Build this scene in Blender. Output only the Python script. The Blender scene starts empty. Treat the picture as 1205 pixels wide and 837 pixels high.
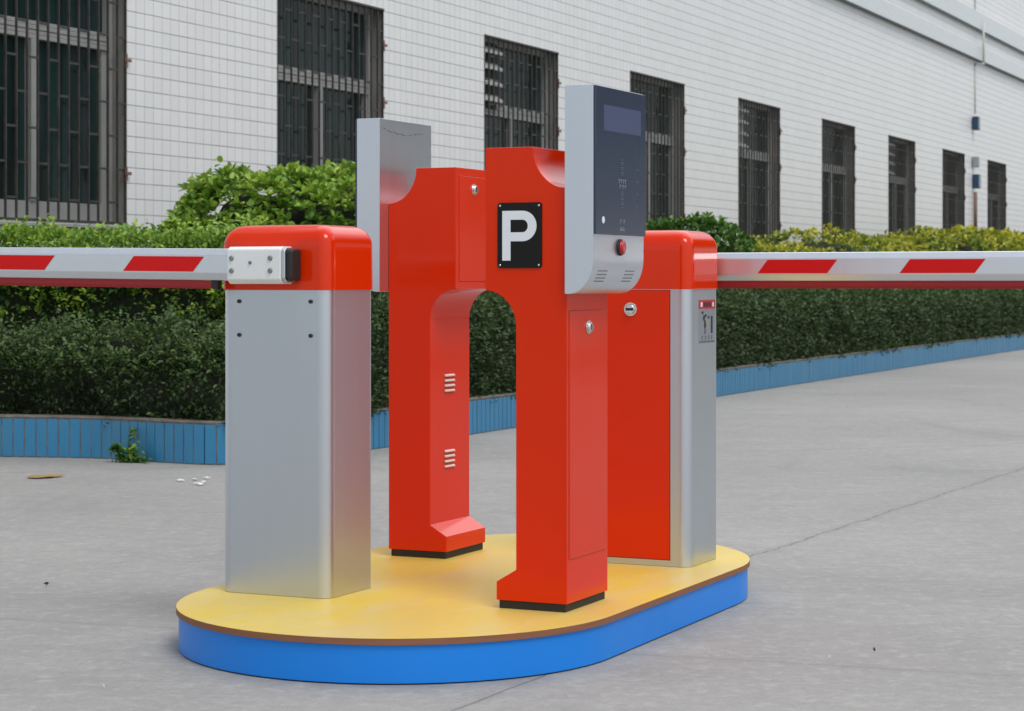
import bpy, bmesh, math, random
import numpy as np
from mathutils import Vector, Matrix, noise
R = math.radians
random.seed(7); rng = np.random.default_rng(7)
scn = bpy.context.scene
C = scn.collection

# ------------------------------------------------------------------ camera
cam = bpy.data.cameras.new('camera'); camo = bpy.data.objects.new('camera', cam); C.objects.link(camo)
camo.location = (0, 0, 0.98); camo.rotation_euler = (R(90), 0, 0)
cam.sensor_width = 36; cam.lens = 36*2500/1205
cam.shift_y = -88.5/1205
cam.clip_start = 0.1; cam.clip_end = 900
cam.dof.use_dof = True; cam.dof.focus_distance = 6.0; cam.dof.aperture_fstop = 11
scn.camera = camo

# ------------------------------------------------------------------ light
SUN_EL, SUN_AZ = 58, 148          # azimuth clockwise from +Y
w = bpy.data.worlds.new('World'); scn.world = w; w.use_nodes = True
nt = w.node_tree; nt.nodes.clear()
sky = nt.nodes.new('ShaderNodeTexSky'); sky.sky_type = 'NISHITA'; sky.sun_disc = False
sky.sun_elevation = R(SUN_EL); sky.sun_rotation = R(SUN_AZ)
sky.air_density = 1.0; sky.dust_density = 1.2; sky.ozone_density = 1.0
hs = nt.nodes.new('ShaderNodeHueSaturation'); hs.inputs['Saturation'].default_value = 0.46
bg = nt.nodes.new('ShaderNodeBackground'); bg.inputs[1].default_value = 0.125
wo = nt.nodes.new('ShaderNodeOutputWorld')
nt.links.new(sky.outputs[0], hs.inputs['Color']); 
# bright broken cloud high over the building side of the sky
tc = nt.nodes.new('ShaderNodeTexCoord'); sp_ = nt.nodes.new('ShaderNodeSeparateXYZ'); nt.links.new(tc.outputs['Generated'], sp_.inputs[0])
def mrange(src, a, b):
    n_ = nt.nodes.new('ShaderNodeMapRange'); n_.interpolation_type = 'SMOOTHSTEP'; nt.links.new(src, n_.inputs[0]); n_.inputs[1].default_value = a; n_.inputs[2].default_value = b; return n_.outputs[0]
def mul(a, b):
    n_ = nt.nodes.new('ShaderNodeMath'); n_.operation = 'MULTIPLY'; nt.links.new(a, n_.inputs[0]); nt.links.new(b, n_.inputs[1]); return n_.outputs[0]
cn = nt.nodes.new('ShaderNodeTexNoise'); cn.inputs['Scale'].default_value = 2.2; cn.inputs['Detail'].default_value = 6; nt.links.new(tc.outputs['Generated'], cn.inputs['Vector'])
cf = mul(mul(mrange(sp_.outputs[2], .24, .50), mrange(sp_.outputs[1], -.15, .5)), mrange(cn.outputs['Fac'], .28, .5))
cm = nt.nodes.new('ShaderNodeMix'); cm.data_type = 'RGBA'; nt.links.new(cf, cm.inputs[0]); nt.links.new(hs.outputs[0], cm.inputs[6]); cm.inputs[7].default_value = (14, 14.3, 14.8, 1)
nt.links.new(cm.outputs[2], bg.inputs[0])
nt.links.new(bg.outputs[0], wo.inputs[0])
sl = bpy.data.lights.new('sun', 'SUN'); sl.energy = 1.25; sl.angle = R(24); sl.color = (1, .955, .89)
so = bpy.data.objects.new('sun', sl); C.objects.link(so)
az, el = R(SUN_AZ), R(SUN_EL)
sd = Vector((math.sin(az)*math.cos(el), math.cos(az)*math.cos(el), math.sin(el)))
so.rotation_euler = sd.to_track_quat('Z', 'Y').to_euler(); so.location = (8, -8, 14)
scn.view_settings.view_transform = 'Standard'; scn.view_settings.look = 'None'
scn.view_settings.exposure = 0.17; scn.view_settings.gamma = 1.0
scn.view_settings.use_curve_mapping = False

# ------------------------------------------------------------------ helpers
def tag(o, label=None, cat=None, group=None, kind=None):
    for k, v in (('label', label), ('category', cat), ('group', group), ('kind', kind)):
        if v: o[k] = v
    return o
def empty(name, loc, rz=0, **k):
    o = bpy.data.objects.new(name, None); C.objects.link(o)
    o.location = loc; o.rotation_euler = (0, 0, rz); o.empty_display_size = .1
    return tag(o, **k)
def link(name, me, mats, parent=None, smooth=False):
    o = bpy.data.objects.new(name, me); C.objects.link(o)
    for m in (mats if isinstance(mats, (list, tuple)) else [mats]): me.materials.append(m)
    if parent: o.parent = parent
    if smooth:
        for p in me.polygons: p.use_smooth = True
    return o
def bobj(name, bm, mats, parent=None, smooth=False):
    bmesh.ops.recalc_face_normals(bm, faces=bm.faces)
    me = bpy.data.meshes.new(name); bm.to_mesh(me); bm.free()
    return link(name, me, mats, parent, smooth)
def copy_tree(o, parent=None):
    c = o.copy(); C.objects.link(c); c.parent = parent
    for ch in [x for x in bpy.data.objects if x.parent == o]: copy_tree(ch, c)
    return c
def box(bm, a, b, mi=0, bev=0, seg=2):
    x0, y0, z0 = a; x1, y1, z1 = b
    t = bmesh.new()
    v = [t.verts.new(p) for p in ((x0,y0,z0),(x1,y0,z0),(x1,y1,z0),(x0,y1,z0),(x0,y0,z1),(x1,y0,z1),(x1,y1,z1),(x0,y1,z1))]
    for f in ((0,3,2,1),(4,5,6,7),(0,1,5,4),(1,2,6,5),(2,3,7,6),(3,0,4,7)): t.faces.new([v[i] for i in f])
    if bev: bmesh.ops.bevel(t, geom=t.edges[:], offset=bev, segments=seg, affect='EDGES', profile=.5)
    merge(bm, t, mi)
def merge(bm, t, mi=0):
    mp = {v: bm.verts.new(v.co) for v in t.verts}
    for f in t.faces:
        try: nf = bm.faces.new([mp[v] for v in f.verts]); nf.material_index = mi; nf.smooth = f.smooth
        except ValueError: pass
    t.free()
def prism(bm, pts, axis, a, b, mi=0, bev=0, seg=2):
    """extrude 2D polygon along axis ('x': pts=(y,z), 'y': pts=(x,z), 'z': pts=(x,y))"""
    f3 = {'x': lambda p, t: (t, p[0], p[1]), 'y': lambda p, t: (p[0], t, p[1]), 'z': lambda p, t: (p[0], p[1], t)}[axis]
    t = bmesh.new()
    A = [t.verts.new(f3(p, a)) for p in pts]; B = [t.verts.new(f3(p, b)) for p in pts]
    t.faces.new(A); t.faces.new(B[::-1])
    n = len(pts)
    for i in range(n): t.faces.new((A[i], B[i], B[(i+1) % n], A[(i+1) % n]))
    bmesh.ops.recalc_face_normals(t, faces=t.faces)
    if bev:
        t.normal_update()
        ed = [e for e in t.edges if len(e.link_faces) == 2 and e.calc_face_angle(0) > R(20)]
        bmesh.ops.bevel(t, geom=ed, offset=bev, segments=seg, affect='EDGES', profile=.5)
    merge(bm, t, mi)
def cyl(bm, c, r, h, axis='z', seg=20, mi=0, r2=None):
    """disc/cone from c along axis by h"""
    r2 = r if r2 is None else r2
    t = bmesh.new()
    def P(a, rr, d):
        x, y = rr*math.cos(a), rr*math.sin(a)
        return {'x': (c[0]+d, c[1]+x, c[2]+y), 'y': (c[0]+x, c[1]+d, c[2]+y), 'z': (c[0]+x, c[1]+y, c[2]+d)}[axis]
    A = [t.verts.new(P(2*math.pi*i/seg, r, 0)) for i in range(seg)]
    B = [t.verts.new(P(2*math.pi*i/seg, r2, h)) for i in range(seg)]
    t.faces.new(A); t.faces.new(B[::-1])
    for i in range(seg):
        f = t.faces.new((A[i], B[i], B[(i+1) % seg], A[(i+1) % seg])); f.smooth = True
    merge(bm, t, mi)
def rrect(hx, hy, r, n=8):
    out = []
    for cx, cy, a0 in ((hx-r, hy-r, 0), (-hx+r, hy-r, 90), (-hx+r, -hy+r, 180), (hx-r, -hy+r, 270)):
        for i in range(n+1):
            a = R(a0+90*i/n); out.append((cx+r*math.cos(a), cy+r*math.sin(a)))
    return out
def loft(bm, rings, cap=True, mi=0, smooth=True):
    V = [[bm.verts.new(p) for p in ring] for ring in rings]
    n = len(V[0])
    for a, b in zip(V, V[1:]):
        for i in range(n):
            f = bm.faces.new((a[i], a[(i+1) % n], b[(i+1) % n], b[i])); f.smooth = smooth; f.material_index = mi
    if cap:
        bm.faces.new(V[0][::-1]); bm.faces.new(V[-1])
def autosmooth(o, ang=35):
    me = o.data
    for p in me.polygons: p.use_smooth = True
    me.set_sharp_from_angle(angle=R(ang))
    m = o.modifiers.new('flat_faces', 'WEIGHTED_NORMAL'); m.keep_sharp = True; m.weight = 100

# ------------------------------------------------------------------ materials
class NT:
    def __init__(s, name):
        s.m = bpy.data.materials.new(name); s.m.use_nodes = True
        s.t = s.m.node_tree; s.b = s.t.nodes['Principled BSDF']
    def n(s, ty, **k):
        x = s.t.nodes.new(ty)
        for a, v in k.items():
            if a == 'inp':
                for kk, vv in v.items(): s.put(x.inputs[kk], vv)
            else: setattr(x, a, v)
        return x
    def put(s, sock, v):
        if isinstance(v, bpy.types.NodeSocket): s.t.links.new(v, sock)
        else: sock.default_value = v
    def math(s, op, a, b=0.0, c=0.0, clamp=False):
        x = s.n('ShaderNodeMath', operation=op, use_clamp=clamp)
        s.put(x.inputs[0], a); s.put(x.inputs[1], b); s.put(x.inputs[2], c); return x.outputs[0]
    def mix(s, f, a, b, blend='MIX'):
        x = s.n('ShaderNodeMix', data_type='RGBA', blend_type=blend)
        s.put(x.inputs[0], f); s.put(x.inputs[6], a); s.put(x.inputs[7], b); return x.outputs[2]
    def noise(s, scale, detail=4, rough=.55, vec=None, dist=0):
        x = s.n('ShaderNodeTexNoise'); x.inputs['Scale'].default_value = scale
        x.inputs['Detail'].default_value = detail; x.inputs['Roughness'].default_value = rough
        x.inputs['Distortion'].default_value = dist
        if vec is not None: s.put(x.inputs['Vector'], vec)
        return x.outputs['Fac']
    def obj(s): return s.n('ShaderNodeTexCoord').outputs['Object']
    def mapping(s, vec, scale=(1,1,1), rot=(0,0,0), loc=(0,0,0)):
        x = s.n('ShaderNodeMapping'); s.put(x.inputs[0], vec)
        x.inputs['Scale'].default_value = scale; x.inputs['Rotation'].default_value = rot; x.inputs['Location'].default_value = loc
        return x.outputs[0]
    def ramp(s, f, p0, p1, c0=(0,0,0,1), c1=(1,1,1,1)):
        x = s.n('ShaderNodeMapRange', clamp=True); s.put(x.inputs[0], f)
        x.inputs[1].default_value = p0; x.inputs[2].default_value = p1
        if c0 == (0,0,0,1) and c1 == (1,1,1,1): return x.outputs[0]
        return s.mix(x.outputs[0], c0, c1)
    def bump(s, h, strength=.2, dist=.01):
        x = s.n('ShaderNodeBump'); s.put(x.inputs['Height'], h)
        x.inputs['Strength'].default_value = strength; x.inputs['Distance'].default_value = dist
        s.put(s.b.inputs['Normal'], x.outputs[0])
    def set(s, **k):
        for a, v in k.items(): s.put(s.b.inputs[a.replace('_', ' ')], v)
        return s
def rgb(r, g, b): return (r, g, b, 1)

def paint(name, col, rough=.3, metal=0, coat=0, var=.06, nscale=3, peel=.02, spec=.5):
    k = NT(name); o = k.obj()
    f = k.noise(nscale, 5, .6, o)
    c2 = tuple(min(1, c*(1+var*2)) for c in col[:3])+(1,); c1 = tuple(c*(1-var*2) for c in col[:3])+(1,)
    k.set(Base_Color=k.mix(f, c1, c2), Metallic=metal)
    rr = k.math('MULTIPLY_ADD', k.noise(14, 4, .6, o), .14, rough-.07)
    k.set(Roughness=rr, Specular_IOR_Level=spec)
    if coat: k.set(Coat_Weight=coat, Coat_Roughness=.06)
    if peel: k.bump(k.noise(420, 2, .5, o), peel, .001)
    return k.m

M = {}
M['red'] = paint('red_paint', rgb(.73, .028, .0), .12, 0, .10, .02, spec=.20)
M['red_cap'] = paint('red_plastic', rgb(.74, .030, .0), .11, 0, .22, .02, spec=.28)
M['black_base'] = paint('black_rubber', rgb(.018, .017, .017), .6)
M['black'] = paint('black_gloss', rgb(.004, .004, .005), .18, spec=.3)
M['white'] = paint('white_print', rgb(.80, .84, .88), .45)
M['clamp'] = paint('clamp_white', rgb(.82, .85, .85), .35, .1)
M['chrome'] = paint('chrome', rgb(.8, .8, .8), .12, 1, 0, .01, peel=0)
M['steel'] = paint('bolt_steel', rgb(.3, .3, .3), .35, .9)
M['blue_skirt'] = paint('blue_skirt', rgb(.0, .225, .78), .42, 0, 0, .05, 2)
M['decal'] = paint('red_reflective', rgb(.68, .006, .006), .5, 0, 0, .03, 40, spec=.25)
M['rubber'] = paint('red_rubber', rgb(.34, .012, .014), .55)
M['button'] = paint('red_button', rgb(.5, .008, .012), .2, 0, .6)
M['slot'] = paint('slot_dark', rgb(.16, .165, .17), .6)
M['gap'] = paint('panel_gap', rgb(.26, .014, .004), .6)
M['louvre'] = paint('louvre_highlight', rgb(.8, .62, .58), .35)  # pale pink puts the highlight of the lit louvres into their colour
M['dark_fixing'] = paint('dark_fixing', rgb(.012, .012, .016), .4)
M['hook'] = paint('wall_blue_box', rgb(.02, .06, .13), .5)
M['greybox'] = paint('wall_grey_box', rgb(.3, .36, .38), .5)
M['rust'] = paint('rust', rgb(.22, .13, .1), .8, 0, 0, .2, 12)
M['pipe'] = paint('white_pipe', rgb(.6, .6, .55), .5)

def silver(name, col=(.60, .645, .70), rough=.34):
    k = NT(name); o = k.obj()
    streak = k.noise(1, 3, .5, k.mapping(o, (22, 22, .8)))
    big = k.noise(2.2, 3, .5, o)
    f = k.math('MULTIPLY_ADD', streak, .35, k.math('MULTIPLY', big, .65))
    k.set(Base_Color=k.mix(f, rgb(*[c*.93 for c in col]), rgb(*[c*1.06 for c in col])), Metallic=.95,
          Roughness=k.math('MULTIPLY_ADD', streak, .06, rough-.03))
    return k.m
M['silver'] = silver('brushed_silver'); M['silver_arm'] = silver('anodised_arm', (.80, .84, .88), .38)
M['silver_housing'] = silver('silver_powder_coat', (.72, .77, .83), .36)

k = NT('glass_front'); k.set(Base_Color=rgb(.038, .053, .092), Roughness=.26, Specular_IOR_Level=.45, Coat_Weight=.12, Coat_Roughness=.08); M['glass'] = k.m
k = NT('lcd_screen'); k.set(Base_Color=rgb(.085, .105, .20), Roughness=.26, Coat_Weight=.12, Coat_Roughness=.03); M['lcd'] = k.m
k = NT('faint_print'); k.set(Base_Color=rgb(.10, .125, .18), Roughness=.4); M['faint'] = k.m
k = NT('faint_print_light'); k.set(Base_Color=rgb(.26, .30, .36), Roughness=.4); M['faint_light'] = k.m

# yellow platform top
k = NT('yellow_board'); o = k.obj()
f = k.ramp(k.noise(1.0, 5, .6, k.mapping(o, (1.2, 3.0, 1), (0, 0, R(8))), .6), .36, .66)
f2 = k.ramp(k.noise(5, 5, .65, k.mapping(o, (.8, 2.6, 1))), .45, .8)
f3 = k.ramp(k.noise(30, 4, .7, o), .3, .9)
c = k.mix(f, rgb(.76, .57, .15), rgb(.84, .61, .04))
c = k.mix(k.math('MULTIPLY', f2, .55), c, rgb(.78, .61, .31))
c = k.mix(k.math('MULTIPLY', f3, .12), c, rgb(.5, .36, .12))
k.set(Base_Color=c, Roughness=.42, Coat_Weight=.12, Coat_Roughness=.3); k.bump(k.noise(60, 4, .6, o), .08, .002)
M['yellow'] = k.m
k = NT('plywood_edge'); o = k.obj()
f = k.noise(1, 4, .7, k.mapping(o, (8, 8, 500)))
k.set(Base_Color=k.mix(f, rgb(.17, .06, .025), rgb(.36, .15, .07)), Roughness=.65); M['ply'] = k.m

# concrete ground
k = NT('concrete'); o = k.obj()
sx = k.n('ShaderNodeSeparateXYZ'); k.put(sx.inputs[0], o); X, Y = sx.outputs[0], sx.outputs[1]
big = k.ramp(k.noise(.35, 6, .6, o), .3, .7)
med = k.ramp(k.noise(2.2, 6, .65, k.mapping(o, (1, 1.6, 1), (0, 0, R(24))), .5), .3, .72)
fine = k.noise(38, 6, .75, o); grit = k.noise(260, 3, .7, o)
c = k.mix(big, rgb(.280, .276, .262), rgb(.43, .425, .407))
c = k.mix(k.math('MULTIPLY', med, .6), c, rgb(.27, .275, .275))
c = k.mix(k.math('MULTIPLY', k.ramp(fine, .38, .70), .55), c, rgb(.22, .21, .205))
c = k.mix(k.math('MULTIPLY', k.ramp(grit, .48, .72), .5), c, rgb(.50, .49, .47))
# darker damp blotches and a paler worn apron by the bed corner
mot = k.ramp(k.noise(7, 6, .75, k.mapping(o, (1, 1.4, 1), (0, 0, R(20)), (2, 5, 0)), .6), .46, .60)
c = k.mix(k.math('MULTIPLY', mot, .24), c, rgb(.235, .23, .22))
lt = k.ramp(k.noise(17, 5, .75, k.mapping(o, loc=(8, 2, 0))), .52, .66)
c = k.mix(k.math('MULTIPLY', lt, .30), c, rgb(.54, .535, .52))
st = k.ramp(k.noise(.8, 5, .7, k.mapping(o, (1, .55, 1), loc=(4, 1, 0)), 1.2), .56, .7)
c = k.mix(k.math('MULTIPLY', st, .42), c, rgb(.205, .205, .20))
sc = k.ramp(k.noise(1, 5, .7, k.mapping(o, (3, 22, 1), (0, 0, R(-12))), .4), .58, .72)
spk = k.ramp(k.noise(75, 3, .6, k.mapping(o, loc=(3, 9, 0))), .63, .70)
c = k.mix(k.math('MULTIPLY', spk, .45), c, rgb(.15, .148, .145))
c = k.mix(k.math('MULTIPLY', sc, .34), c, rgb(.19, .185, .18))
def dline(px, py, dx, dy, wob, seed):
    L = math.hypot(dx, dy); nx, ny = -dy/L, dx/L
    d = k.math('MULTIPLY_ADD', X, nx, k.math('MULTIPLY_ADD', Y, ny, -(px*nx+py*ny)))
    n1 = k.noise(2.2, 5, .7, k.mapping(o, loc=(seed, seed, 0)))
    return k.math('ABSOLUTE', k.math('ADD', d, k.math('MULTIPLY_ADD', n1, wob, -wob/2)))
wid = k.math('MULTIPLY_ADD', k.noise(5, 3, .7, o), .010, -.0005)
for a in ((.852, 7.54, 1.82, 3.55, .10, 0), (-.065, 4.98, 1.82, 3.55, .05, 0), (-1.48, 6.156, 2.747, -.899, .03, 5), (-6.2, 9.6, 5.6, 1.9, .25, 9)):
    d = dline(*a)
    if a[5] == 0: d = k.math('ADD', d, k.math('GREATER_THAN' if a[0] < 0 else 'LESS_THAN', Y, 6.3))
    m = k.math('LESS_THAN', d, k.math('MULTIPLY', wid, 1.0 if a[5] == 0 else .45))
    c = k.mix(k.math('MULTIPLY', m, .55 if a[5] == 0 else .4), c, rgb(.09, .085, .08))
    h = k.math('SUBTRACT', 1, k.math('DIVIDE', d, .05), clamp=True)
    c = k.mix(k.math('MULTIPLY', h, .16), c, rgb(.16, .155, .15))
k.set(Base_Color=c, Roughness=.82)
k.bump(k.math('ADD', k.math('MULTIPLY', fine, .7), k.math('MULTIPLY', grit, .35)), .35, .006)
M['concrete'] = k.m

# white tiled wall (object x along wall, z up)
def tile_mat(name, base, px=.1, pz=.1, jh=.0052, jv=.004, colh=(.21,.21,.20), colv=(.40,.41,.41), rough=.3):
    k = NT(name); o = k.obj()
    s = k.n('ShaderNodeSeparateXYZ'); k.put(s.inputs[0], o)
    # reveal faces run along y: add y to x so joints appear there as well
    xx = k.math('ADD', s.outputs[0], s.outputs[1])
    def joint(v, p, j):
        fr = k.math('FRACT', k.math('DIVIDE', v, p))
        e = k.math('MINIMUM', fr, k.math('SUBTRACT', 1, fr))
        x = k.n('ShaderNodeMapRange', clamp=True); k.put(x.inputs[0], e)
        x.inputs[1].default_value = j/p*.35; x.inputs[2].default_value = j/p*.65; x.inputs[3].default_value = 1; x.inputs[4].default_value = 0
        return x.outputs[0]
    jx, jz = joint(xx, px, jv), joint(s.outputs[2], pz, jh)
    cell = k.n('ShaderNodeCombineXYZ'); k.put(cell.inputs[0], k.math('FLOOR', k.math('DIVIDE', xx, px))); k.put(cell.inputs[1], k.math('FLOOR', k.math('DIVIDE', s.outputs[2], pz)))
    wn = k.n('ShaderNodeTexWhiteNoise'); wn.noise_dimensions = '2D'; k.put(wn.inputs[0], cell.outputs[0])
    c = k.mix(wn.outputs[0], rgb(*[v*.965 for v in base]), rgb(*[min(1, v*1.015) for v in base]))
    dirt = k.ramp(k.noise(.9, 6, .65, k.mapping(o, (1, 1, .25))), .42, .75)
    c = k.mix(k.math('MULTIPLY', dirt, .09), c, rgb(base[0]*.62, base[1]*.6, base[2]*.55))
    fine = k.ramp(k.noise(9, 5, .7, o), .5, .8)
    c = k.mix(k.math('MULTIPLY', fine, .10), c, rgb(base[0]*.6, base[1]*.6, base[2]*.58))
    wear = k.math('MULTIPLY_ADD', k.noise(3.5, 4, .7, o), .9, .45, clamp=True)
    c = k.mix(k.math('MULTIPLY', jx, wear), c, rgb(*colv)); c = k.mix(k.math('MULTIPLY', jz, wear), c, rgb(*colh))
    k.set(Base_Color=c, Roughness=k.math('MULTIPLY_ADD', k.math('MAXIMUM', jx, jz), .4, rough))
    k.bump(k.math('SUBTRACT', k.math('MULTIPLY', wn.outputs[0], .2), k.math('MAXIMUM', jx, jz)), .25, .003)
    return k.m
M['tile'] = tile_mat('white_wall_tile', (.85, .85, .84), colv=(.36,.365,.36))
M['tile_ledge'] = tile_mat('pale_blue_ledge_tile', (.72, .755, .76), .06, .045, .003, .002, (.45,.47,.47), (.45,.47,.47))
M['ledge_under'] = paint('ledge_soffit_shade', rgb(.20, .23, .23), .8, 0, 0, .1)  # shade of the ledge underside painted in as a dark tone

# planter: each blue tile is coloured by its own per-tile number (attribute)
k = NT('blue_planter_tile'); o = k.obj()
at = k.n('ShaderNodeAttribute', attribute_name='tone')
c = k.mix(at.outputs['Fac'], rgb(.028, .20, .38), rgb(.03, .215, .41))
c = k.mix(k.math('MULTIPLY', k.ramp(k.noise(6, 6, .7, k.mapping(o, (1, 1, .5))), .45, .75), .35), c, rgb(.10, .25, .34))
c = k.mix(k.math('MULTIPLY', k.ramp(k.noise(40, 5, .8, o), .60, .8), .4), c, rgb(.30, .32, .30))
k.set(Base_Color=c, Roughness=.38); M['ptile'] = k.m
k = NT('planter_mortar'); o = k.obj()
k.set(Base_Color=k.mix(k.ramp(k.noise(14, 5, .7, o), .35, .7), rgb(.13, .115, .10), rgb(.30, .26, .22)), Roughness=.9); M['mortar'] = k.m
k = NT('soil'); o = k.obj()
k.set(Base_Color=k.mix(k.noise(12, 6, .7, o), rgb(.02, .015, .01), rgb(.07, .05, .035)), Roughness=.95); k.bump(k.noise(20, 5, .7, o), .6, .03); M['soil'] = k.m

# leaves
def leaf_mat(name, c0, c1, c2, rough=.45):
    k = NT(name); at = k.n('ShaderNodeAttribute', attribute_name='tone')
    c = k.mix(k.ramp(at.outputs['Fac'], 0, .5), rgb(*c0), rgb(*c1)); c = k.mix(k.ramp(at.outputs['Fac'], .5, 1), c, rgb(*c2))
    k.set(Base_Color=c, Roughness=rough, Specular_IOR_Level=.4)
    tr = k.n('ShaderNodeBsdfTranslucent'); k.put(tr.inputs[0], c)
    mx = k.n('ShaderNodeMixShader'); mx.inputs[0].default_value = .22
    k.t.links.new(k.b.outputs[0], mx.inputs[1]); k.t.links.new(tr.outputs[0], mx.inputs[2])
    k.t.links.new(mx.outputs[0], k.t.nodes['Material Output'].inputs[0])
    return k.m
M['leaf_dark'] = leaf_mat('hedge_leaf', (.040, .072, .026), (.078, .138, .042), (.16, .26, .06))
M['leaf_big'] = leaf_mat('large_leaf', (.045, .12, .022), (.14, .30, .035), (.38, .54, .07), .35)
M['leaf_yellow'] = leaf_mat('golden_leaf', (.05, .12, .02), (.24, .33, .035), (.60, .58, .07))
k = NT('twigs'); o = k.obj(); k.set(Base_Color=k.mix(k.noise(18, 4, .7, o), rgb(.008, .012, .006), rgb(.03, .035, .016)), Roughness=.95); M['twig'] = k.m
M['bark'] = paint('bark', rgb(.07, .055, .04), .9, 0, 0, .2, 20)

# window materials
k = NT('window_pane'); o = k.obj()
f = k.ramp(k.noise(1, 3, .5, k.mapping(o, (11, 1, .35))), .35, .68)
c = k.mix(f, rgb(.008, .014, .014), rgb(.016, .040, .040))
c = k.mix(k.math('MULTIPLY', k.ramp(k.noise(1, 4, .6, k.mapping(o, (3, 1, 1.2), loc=(7, 0, 3))), .55, .75), .6), c, rgb(.035, .045, .06))
k.set(Base_Color=c, Roughness=.12, Specular_IOR_Level=.22); M['pane'] = k.m
k = NT('aluminium_frame'); o = k.obj()
k.set(Base_Color=k.mix(k.noise(7, 4, .7, k.mapping(o, (1, 1, .2))), rgb(.34, .34, .33), rgb(.50, .50, .48)), Metallic=.3, Roughness=.5); M['alu'] = k.m
k = NT('grille_bar'); o = k.obj()
k.set(Base_Color=k.mix(k.ramp(k.noise(9, 5, .7, o), .4, .7), rgb(.045, .045, .04), rgb(.095, .085, .075)), Metallic=.25, Roughness=.6); M['bar'] = k.m
M['shutter'] = paint('vent_slats', rgb(.50, .50, .47), .5)
M['shutter_dark'] = paint('vent_slats_dark', rgb(.006, .006, .006), .6)

# ------------------------------------------------------------------ frames
U = Vector((math.sin(R(25)), math.cos(R(25)), 0)); V = Vector((-math.cos(R(25)), math.sin(R(25)), 0))
K0 = Vector((.1424, 5.52, 0)); ZT = .115
def kw(u, v, z=0): return K0+U*u+V*v+Vector((0, 0, z))
RZ = R(65)
TH = math.atan2(.4115, .9114)
T = Vector((math.sin(TH), math.cos(TH), 0)); N = Vector((-math.cos(TH), math.sin(TH), 0))   # N: away from camera side, into building

# ------------------------------------------------------------------ ground
bm = bmesh.new()
g = [bm.verts.new(p) for p in ((-300, -300, 0), (300, -300, 0), (300, 300, 0), (-300, 300, 0))]; bm.faces.new(g)
tag(bobj('ground', bm, M['concrete']), kind='structure')

# ------------------------------------------------------------------ building
WALL0 = Vector((-2.25, 14, 0))
BK = 1.08
def bsc(p): return Vector((p[0]*BK, p[1]*BK, (p[2]-.98)*BK+.98))
bl = empty('tiled_building', bsc(WALL0), math.pi/2-TH, label='long white tiled factory building with barred windows behind the hedges', cat='building'); bl.scale = (BK, BK, BK)
S0, S1, HT = -9.0, 70.0, 9.5
WZ0, WZ1, WW, REC = 1.33, 3.12, 1.63, .17
wins = [-2.14+3.51*i for i in range(0, 20)]
bm = bmesh.new()
def q(a, b, c_, d, mi=0): bm.faces.new([bm.verts.new(p) for p in (a, b, c_, d)]).material_index = mi
xs = [S0]
for s in wins: xs += [s, s+WW]
xs.append(S1)
for i in range(len(xs)-1):
    a, b = xs[i], xs[i+1]
    if i % 2 == 0: q((a,0,0),(b,0,0),(b,0,HT),(a,0,HT))
    else:
        q((a,0,0),(b,0,0),(b,0,WZ0),(a,0,WZ0)); q((a,0,WZ1),(b,0,WZ1),(b,0,HT),(a,0,HT))
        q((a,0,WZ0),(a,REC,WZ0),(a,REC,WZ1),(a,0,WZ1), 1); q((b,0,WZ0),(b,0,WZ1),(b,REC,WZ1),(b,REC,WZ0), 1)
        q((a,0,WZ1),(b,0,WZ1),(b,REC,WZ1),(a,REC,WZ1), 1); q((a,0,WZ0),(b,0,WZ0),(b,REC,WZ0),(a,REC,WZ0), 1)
# end, back and roof faces give the building its depth
q((S0,0,0),(S0,9,0),(S0,9,HT),(S0,0,HT)); q((S1,0,0),(S1,0,HT),(S1,9,HT),(S1,9,0)); q((S0,9,0),(S1,9,0),(S1,9,HT),(S0,9,HT)); q((S0,0,HT),(S1,0,HT),(S1,9,HT),(S0,9,HT))
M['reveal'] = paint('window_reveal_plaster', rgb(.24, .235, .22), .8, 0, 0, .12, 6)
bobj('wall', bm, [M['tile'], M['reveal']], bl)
for z0, z1 in ((4.77, 5.02), (5.30, 5.6)):
    bm = bmesh.new(); box(bm, (S0+.01, -.09, z0+.012), (S1-.01, .004, z1), 0); box(bm, (S0+.02, -.085, z0), (S1-.02, .003, z0+.011), 1)
    bobj('ledge', bm, [M['tile_ledge'], M['ledge_under']], bl)

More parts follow.
